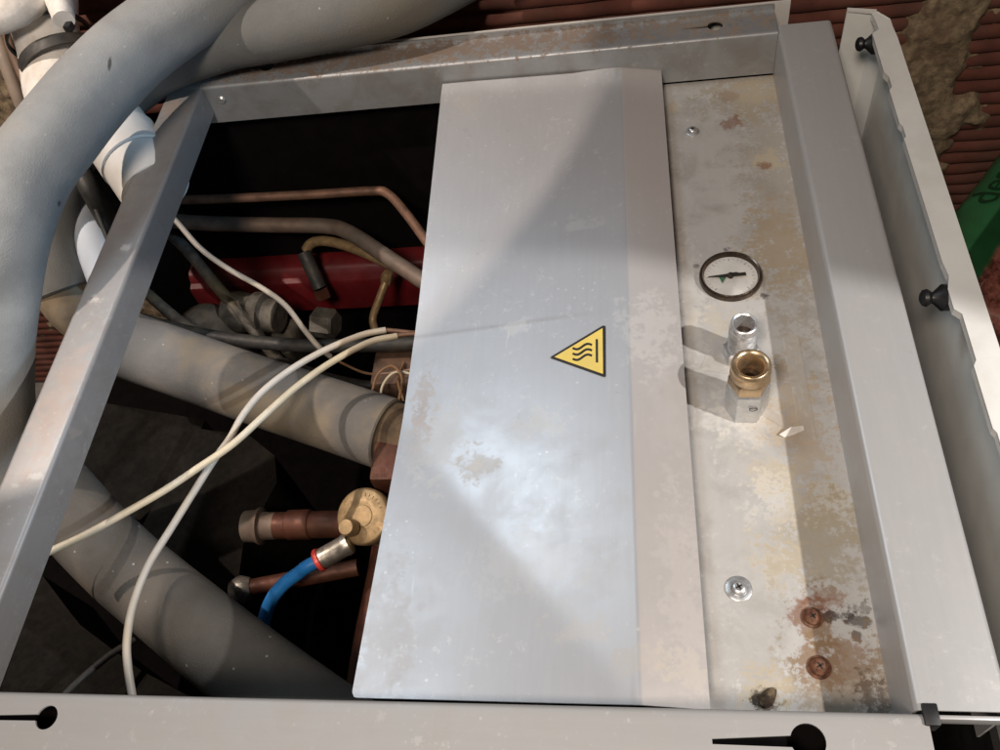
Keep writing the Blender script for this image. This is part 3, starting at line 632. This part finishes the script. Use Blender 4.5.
# dark hoses
tubething('dark_hose', 'dull dark tube slanting down from under the left rail beside the valve block', 'hose', [(150, 215, -.17), (185, 248, -.19), (220, 290, -.21), (245, 318, -.225), (268, 348, -.25), (300, 385, -.28)], .0064, M['grime'], wob=.06)
tubething('dark_hose', 'dark tube nearest the insulated pipe, starting under the left rail', 'hose', [(120, 270, -.19), (150, 296, -.20), (178, 320, -.21), (215, 345, -.215)], .0060, M['grime'], wob=.06)
tubething('rubber_hose', 'long black rubber hose running across behind the insulated pipe', 'hose', [(95, 305, -.20), (150, 322, -.20), (205, 335, -.20), (265, 343, -.20), (320, 346, -.20), (380, 345, -.20), (440, 342, -.20)], .0068, M['rubber'])
tubething('rubber_hose', 'black looped hose low behind the white cables', 'hose', [(275, 360, -.26), (310, 372, -.25), (350, 383, -.25), (420, 392, -.26)], .0055, M['rubber'])
# white cables
CG = 'white cables'
tubething('white_cable', 'white cable slanting from under the left rail to the black hose', 'cable', [(150, 195, -.10), (176, 221, -.115), (200, 248, -.125), (227, 268, -.14), (262, 288, -.155), (285, 305, -.165), (303, 328, -.175), (318, 346, -.182), (330, 356, -.20)], .0027, M['cable'])
cb = thing('white_cable', 'white cable that crosses under its neighbour and drops to the front rail', 'cable', at(130, 690, -.11))
part('sheath', tb(P3((386, 330, -.125), (362, 335, -.122), (325, 350, -.115), (290, 370, -.108), (262, 392, -.102), (243, 415, -.100), (230, 438, -.100), (214, 460, -.100), (195, 490, -.098), (170, 530, -.096), (148, 566, -.094), (133, 605, -.096), (127, 640, -.100), (128, 668, -.106), (133, 700, -.116), (140, 735, -.13)), .0028, n=16), M['cable'], cb)
part('copper_core', tb(P3((385, 330, -.125), (398, 331, -.126), (440, 336, -.13)), .0019, n=10), M['copper'], cb)
cb = thing('white_cable', 'yellowing white cable lying across the other and ending by the left rail', 'cable', at(60, 548, -.08))
part('sheath', tb(P3((397, 336, -.118), (370, 342, -.112), (335, 360, -.104), (300, 384, -.096), (268, 412, -.090), (240, 438, -.087), (222, 452, -.086), (198, 468, -.085), (165, 490, -.084), (125, 513, -.083), (85, 535, -.082), (40, 556, -.081)), .0028, n=16), M['cable_yellow'], cb)
part('copper_core', tb(P3((396, 336, -.118), (410, 334, -.120), (445, 333, -.125)), .0021, n=10), M['copper'], cb)
# nest of thin wires
wn = thing('wire_bundle', 'tangle of thin beige wires by the torn edge of the cover', 'wires', at(398, 385, -.22))
for i, pts in enumerate([[(372, 392), (378, 374), (392, 366), (402, 378), (399, 400)], [(380, 404), (383, 385), (396, 372), (420, 376)], [(404, 362), (398, 380), (404, 402)], [(410, 372), (425, 384), (440, 390)], [(340, 362), (362, 372), (380, 374), (410, 370)]]):
    part('wire', tb([at(x, y, -.20 - .006 * i + .004 * k) for k, (x, y) in enumerate(pts)], .0013, n=8), M['cable_yellow'] if i % 2 else plain('brown_wire', (.22, .12, .06), .5), wn)
# terminal block behind the wires
tag(obj('terminal_block', bevel(bx(at(402, 378, -.235), (.05, .04, .04)), .004, 2), plain('brown_block', (.12, .07, .045), .8, 0, .4, 60, .4)), 'brown block behind the tangle of thin wires', 'terminal block')

# foam blocks
def poly_block(name, label, pts, ztop, depth, mat, bev=.006):
    bm = prism(bmesh.new(), [tuple(at(x, y, ztop).xy) for x, y in pts], ztop - depth, ztop); bevel(bm, bev, 3)
    bmesh.ops.triangulate(bm, faces=bm.faces[:]); bmesh.ops.subdivide_edges(bm, edges=bm.edges[:], cuts=3, use_grid_fill=True); bm.normal_update()
    for v in bm.verts: v.co += v.normal * .0005 * mnoise.noise(v.co * 70)
    return tag(obj(name, bm, mat, angle=60), label, 'foam block')
poly_block('foam_block', 'flat dark brown foam slab left of the crossing white cables', [(88, 400), (205, 420), (172, 490), (140, 520), (60, 500)], -.285, .12, M['foam'])
poly_block('foam_block', 'bigger dark foam block with a cut corner under the crossing white cables', [(196, 428), (250, 436), (275, 456), (277, 482), (243, 545), (236, 600), (165, 560), (140, 530)], -.262, .20, M['foam'])
poly_block('foam_block', 'dark foam slab in the shadow between the lower insulated pipe and the front rail', [(42, 575), (80, 625), (140, 670), (260, 735), (20, 735), (0, 690)], -.33, .10, M['foam'])
tubething('drain_tube', 'faint grey tube in the dark corner behind the front rail', 'tube', [(55, 705, -.27), (80, 680, -.28), (110, 655, -.29), (135, 640, -.30)], .0032, M['rubber'])
# copper elbow with brass valve cap
ce = thing('copper_elbow', 'dark red copper pipe with a flared end running to the brass valve', 'pipe', at(290, 525, -.25))
part('pipe_run', tb(P3((258, 526, -.25), (300, 525, -.25), (345, 524, -.25), (400, 524, -.25)), .0125, n=28), M['copper_dark'], ce)
d = (at(345, 524, -.25) - at(258, 526, -.25)).normalized()
part('flared_collar', lt([(-.012, 0), (-.012, .0145), (-.002, .0150), (.002, .0172), (.004, .0172), (.005, .0128), (.018, .0126)], at(258, 526, -.25), d, 32), M['copper_grey'], ce)
part('joint_sleeve', lt([(0, .0126), (.001, .0138), (.022, .0138), (.023, .0126)], at(288, 525, -.25), d, 32), M['copper_dark'], ce)
bv = thing('brass_valve', 'round brass valve cap above the end of the blue hose', 'valve', at(366, 520, -.2))
c = at(362, 516, -.194); nrm = (Vector((.30, -.62, .40)) - c).normalized() + Vector((-.35, .12, .0)); nrm.normalize()
part('cap', lt([(-.040, .0185), (-.012, .0185), (-.010, .0240), (-.003, .0243), (-.001, .0233), (0, .0220), (0, .0095), (.0006, .0090), (.0006, 0)], c, nrm, 48), M['brass_old'], bv)
u = nrm.orthogonal().normalized(); v = nrm.cross(u); bm = bmesh.new()
for k in range(30):
    a = 2 * math.pi * k / 30
    if k % 7 in (5, 6): continue
    t = u * math.cos(a) + v * math.sin(a); b_ = nrm.cross(t); Mx = Matrix((t, b_, nrm)).transposed()
    box(bm, c + t * .0180 + nrm * .0002, (.0024, .0007, .0008), Mx)
part('raised_marks', bm, M['brass_old'], bv, smooth=False)
kb = at(346, 527, -.186)
part('round_boss', lt([(-.010, .0075), (-.001, .0075), (.0010, .0062), (.0014, 0)], kb, nrm, 28), M['brass_old'], bv)
part('valve_neck', lt([(-.01, .019), (.006, .019), (.012, .0205), (.022, .0205), (.026, .018), (.05, .016)], c - nrm * .018, -nrm + Vector((.3, -.2, 0)), 36), M['brass_old'], bv)
h0 = at(350, 543, -.200); h1 = at(321, 559, -.205)
bh = thing('blue_hose', 'blue hose with a nickel collar and red ring below the brass valve', 'hose', h1)
dd = (h1 - h0).normalized()
part('collar', lt([(0, 0), (0, .0088), (.004, .0095), (.006, .0088), (.027, .0088), (.028, .0078), (.028, 0)], h0, dd, 32), M['nickel'], bh)
part('red_ring', lt([(.0275, .0070), (.0278, .0098), (.0305, .0102), (.0318, .0092), (.0318, .0066)], h0, dd, 32), M['pink'], bh)
h2 = h0 + dd * .03
part('hose', tb([h2, h2 + dd * .012] + P3((300, 572, -.213), (284, 584, -.220), (272, 599, -.228), (265, 617, -.238), (262, 640, -.255), (264, 680, -.28)), .0058, n=20), M['blue'], bh)
ss = thing('pipe_union', 'small greyish brass union beside the blue hose in the dark', 'fitting', at(245, 590, -.25))
p = at(238, 590, -.25); d = (at(275, 583, -.25) - p).normalized()
part('union_nut', lt([(-.006, 0), (-.006, .0085), (0, .0115), (.004, .0122), (.010, .0100), (.013, .0082)], p, d, 24), M['nickel'], ss)
part('stub_pipe', tb([p + d * .01, p + d * .04, p + d * .11], .0075, n=20), M['copper_dark'], ss)
tag(obj('copper_riser', tb(P3((396, 470, -.19), (392, 500, -.23), (384, 560, -.25), (368, 640, -.27), (360, 690, -.29)), .0125, n=24), M['copper_dark']), 'dark copper riser pipe half hidden under the left edge of the cover', 'pipe')
bm = bmesh.new(); box(bm, at(396, 470, -.205), (.030, .045, .05)); tag(obj('copper_manifold', bevel(bm, .004, 2), M['copper_dark']), 'reddish copper block under the cover edge behind the brass valve', 'manifold')

# ------------------------------------------------------------------ things at the left, outside the cabinet
wp = thing('wrapped_pipe', 'white wrapped pipe bound with black ties in the back left corner', 'pipe', (-.16, .03, -.3))
pp = P3((20, -60, .10), (35, -10, .08), (48, 35, .06), (62, 80, .035), (80, 118, 0.01))
part('wrapped_body', tb(pp, lambda t: .031 + .004 * math.sin(t * 9), n=36, smooth=10, wob=.06), M['wrap'], wp)
part('wrap_flap', lumpy(tb(P3((-25, 16, .10), (12, 10, .10), (42, -3, .095), (70, -25, .09)), lambda t: .013 + .003 * math.sin(t * 7), n=24, wob=.12), .002, 60), M['wrap'], wp)
part('wrap_flap', tb(P3((54, -14, .098), (60, 5, .094), (64, 20, .090)), lambda t: .0115 - .003 * t, n=24, wob=.1), M['wrap'], wp)
def band(px, py, z, r, hw, mat, tilt):
    c = at(px, py, z); i = min(range(len(pp)), key=lambda k: (pp[k] - c).length); ax = (pp[min(i + 1, len(pp) - 1)] - pp[max(i - 1, 0)]).normalized() + Vector(tilt)
    return part('cable_tie', lt([(-hw, r - .001), (-hw, r + .0012), (hw, r + .0012), (hw, r - .001)], c, ax, 40), mat, wp)
band(50, 38, .060, .0335, .0022, M['black_plastic'], (.05, 0, .1)); band(64, 62, .045, .0345, .0048, M['rubber'], (.1, 0, .2))
part('tie_head', bx(at(69, 27, .088), (.006, .008, .006), bev=.0012), M['black_plastic'], wp)
wt = thing('white_tube', 'bright white plastic tube seen between the arching pipe and the left rail', 'tube', (-.1, -.02, -.1))
part('tube_body', tb(P3((92, 96, .006), (112, 126, -.004), (138, 164, -.018), (156, 190, -.026)), .0300, n=32), M['pvc'], wt)
a_, b_ = at(122, 140, -.009), at(156, 190, -.026)
part('tube_socket', lt([(0, .0297), (.0005, .0315), (.03, .0315), (.031, .0297)], a_, b_ - a_, 36), M['pvc'], wt)
tubething('dark_hose', 'black hose slipping under the left rail between white tubes', 'hose', [(70, 150, -.03), (88, 185, -.04), (106, 218, -.07), (122, 250, -.11)], .0095, M['rubber'])
wd = thing('white_duct', 'pale bluish white trunking beside the left rail under the grey pipes', 'trunking', (-.1, -.1, -.15))
part('trunk_body', tb(P3((70, 178, -.07), (86, 222, -.08), (99, 256, -.09), (108, 280, -.095)), .0175, n=28), M['pvc_blue'], wd)
part('trunk_seam', tb(P3((92, 200, -.052), (105, 232, -.062), (116, 258, -.072)), .0024, n=10), M['rubber'], wd)
tubething('brown_cable', 'brown cable hanging by the wall left of the wrapped pipe', 'cable', [(2, 10, .06), (10, 45, .04), (22, 75, .02), (36, 105, 0), (55, 140, -.05)], .0042, plain('brown_sheath', (.16, .10, .07), .6))
tubething('grey_conduit', 'dull conduit beside the brown cable at the far left', 'conduit', [(-8, 20, .05), (5, 60, .03), (20, 100, 0), (34, 130, -.03)], .0065, plain('grey_conduit_sheath', (.25, .20, .16), .6))

# ------------------------------------------------------------------ printed sack on the right
def sack():
    zt = -.22; ex = (at(1000, 144, zt) - at(950, 209, zt)); ex.z = 0; ex.normalize(); ey = Vector((ex.y, -ex.x, 0)); o0 = at(950, 209, zt) - ex * .10
    rt = thing('printed_sack', 'full plastic sack with green lettered top and mottled red print beside the white panel', 'sack', o0 + ex * .22 + ey * .16 + Vector((0, 0, FZ - zt)))
    Lx, Ly = .46, .33
    def top(u, v):
        e = min(u / .05, (Lx - u) / .05, v / .04, (Ly - v) / .04, 1); e = max(0, e)
        return -.028 * (1 - math.sqrt(max(0, 1 - (1 - e) ** 2))) + .006 * mnoise.noise(Vector((u * 14, v * 14, 2))) + .0025 * mnoise.noise(Vector((u * 50, v * 50, 4)))
    def Wp(u, v, z): return o0 + ex * u + ey * v + Vector((0, 0, z))
    bm = bmesh.new(); n, m = 92, 66; g = [[bm.verts.new(Wp(Lx * i / n, Ly * j / m, top(Lx * i / n, Ly * j / m))) for i in range(n + 1)] for j in range(m + 1)]
    for j in range(m):
        for i in range(n): bm.faces.new((g[j][i], g[j][i + 1], g[j + 1][i + 1], g[j + 1][i]))
    ring = [g[0][i] for i in range(n + 1)] + [g[j][n] for j in range(1, m + 1)] + [g[m][i] for i in range(n - 1, -1, -1)] + [g[j][0] for j in range(m - 1, 0, -1)]
    c = Wp(Lx / 2, Ly / 2, 0); prev = ring
    for k in range(1, 9):
        t = k / 8; zz = -.03 + (FZ - zt + .03) * t; new = []
        for r in ring:
            d = (r.co - c); d.z = 0; q = c + d * (1 + .05 * math.sin(math.pi * t)) + d.normalized() * .008 * mnoise.noise(Vector((r.co.x * 9, r.co.y * 9, zz * 9))); new.append(bm.verts.new((q.x, q.y, zt + zz)))
        for i in range(len(ring)): bm.faces.new((prev[i], prev[(i + 1) % len(ring)], new[(i + 1) % len(ring)], new[i]))
        prev = new
    bm.faces.new(prev)
    k = NB('printed_sack_plastic', .32, 0, .5)
    sub = k.n('ShaderNodeVectorMath', operation='SUBTRACT'); k.l(k.tc, sub.inputs[0]); sub.inputs[1].default_value = o0
    dt = k.n('ShaderNodeVectorMath', operation='DOT_PRODUCT'); k.l(sub.outputs[0], dt.inputs[0]); dt.inputs[1].default_value = ey; v = dt.outputs['Value']
    nz = k.noise(26, 5, .6); v2 = k.math('MULTIPLY_ADD', nz, .022, v)
    print_ = k.mix(k.ramp(k.noise(48, 6, .7), .36, .62), (.05, .012, .010), (.30, .11, .08)); print_ = k.mix(k.ramp(k.noise(90, 4), .60, .72), print_, (.50, .36, .30))
    green = k.mix(k.ramp(v, .036, .039), (.035, .17, .065), (.010, .07, .024))
    cc = k.mix(k.ramp(v2, .066, .072), green, print_); cc = k.mix(k.ramp(v2, .165, .171), cc, (.03, .20, .05)); k.col(cc); k.bump(k.noise(40, 4), .3, .002)
    part('sack_body', bm, k.m, rt, angle=70)
    cu = bpy.data.curves.new('letters', 'FONT'); cu.body = 'des'; cu.size = .044; cu.extrude = .0; cu.resolution_u = 6
    to = bpy.data.objects.new('letters', cu); COL.objects.link(to); dg = bpy.context.evaluated_depsgraph_get(); me = bpy.data.meshes.new_from_object(to.evaluated_get(dg)); bpy.data.objects.remove(to)
    bm = bmesh.new(); bm.from_mesh(me); bmesh.ops.triangulate(bm, faces=bm.faces[:]); bmesh.ops.subdivide_edges(bm, edges=bm.edges[:], cuts=2, use_grid_fill=True)
    for q in bm.verts:
        u_, v_ = .1 + .020 + q.co.x, .031 - q.co.y * .80; q.co = Wp(u_, v_, top(u_, v_) + .0022)
    ex_ = bmesh.ops.solidify(bm, geom=bm.faces[:], thickness=.0004)
    part('lettering', bm, plain('dark_green_ink', (.008, .05, .018), .4), rt, smooth=False)
sack()
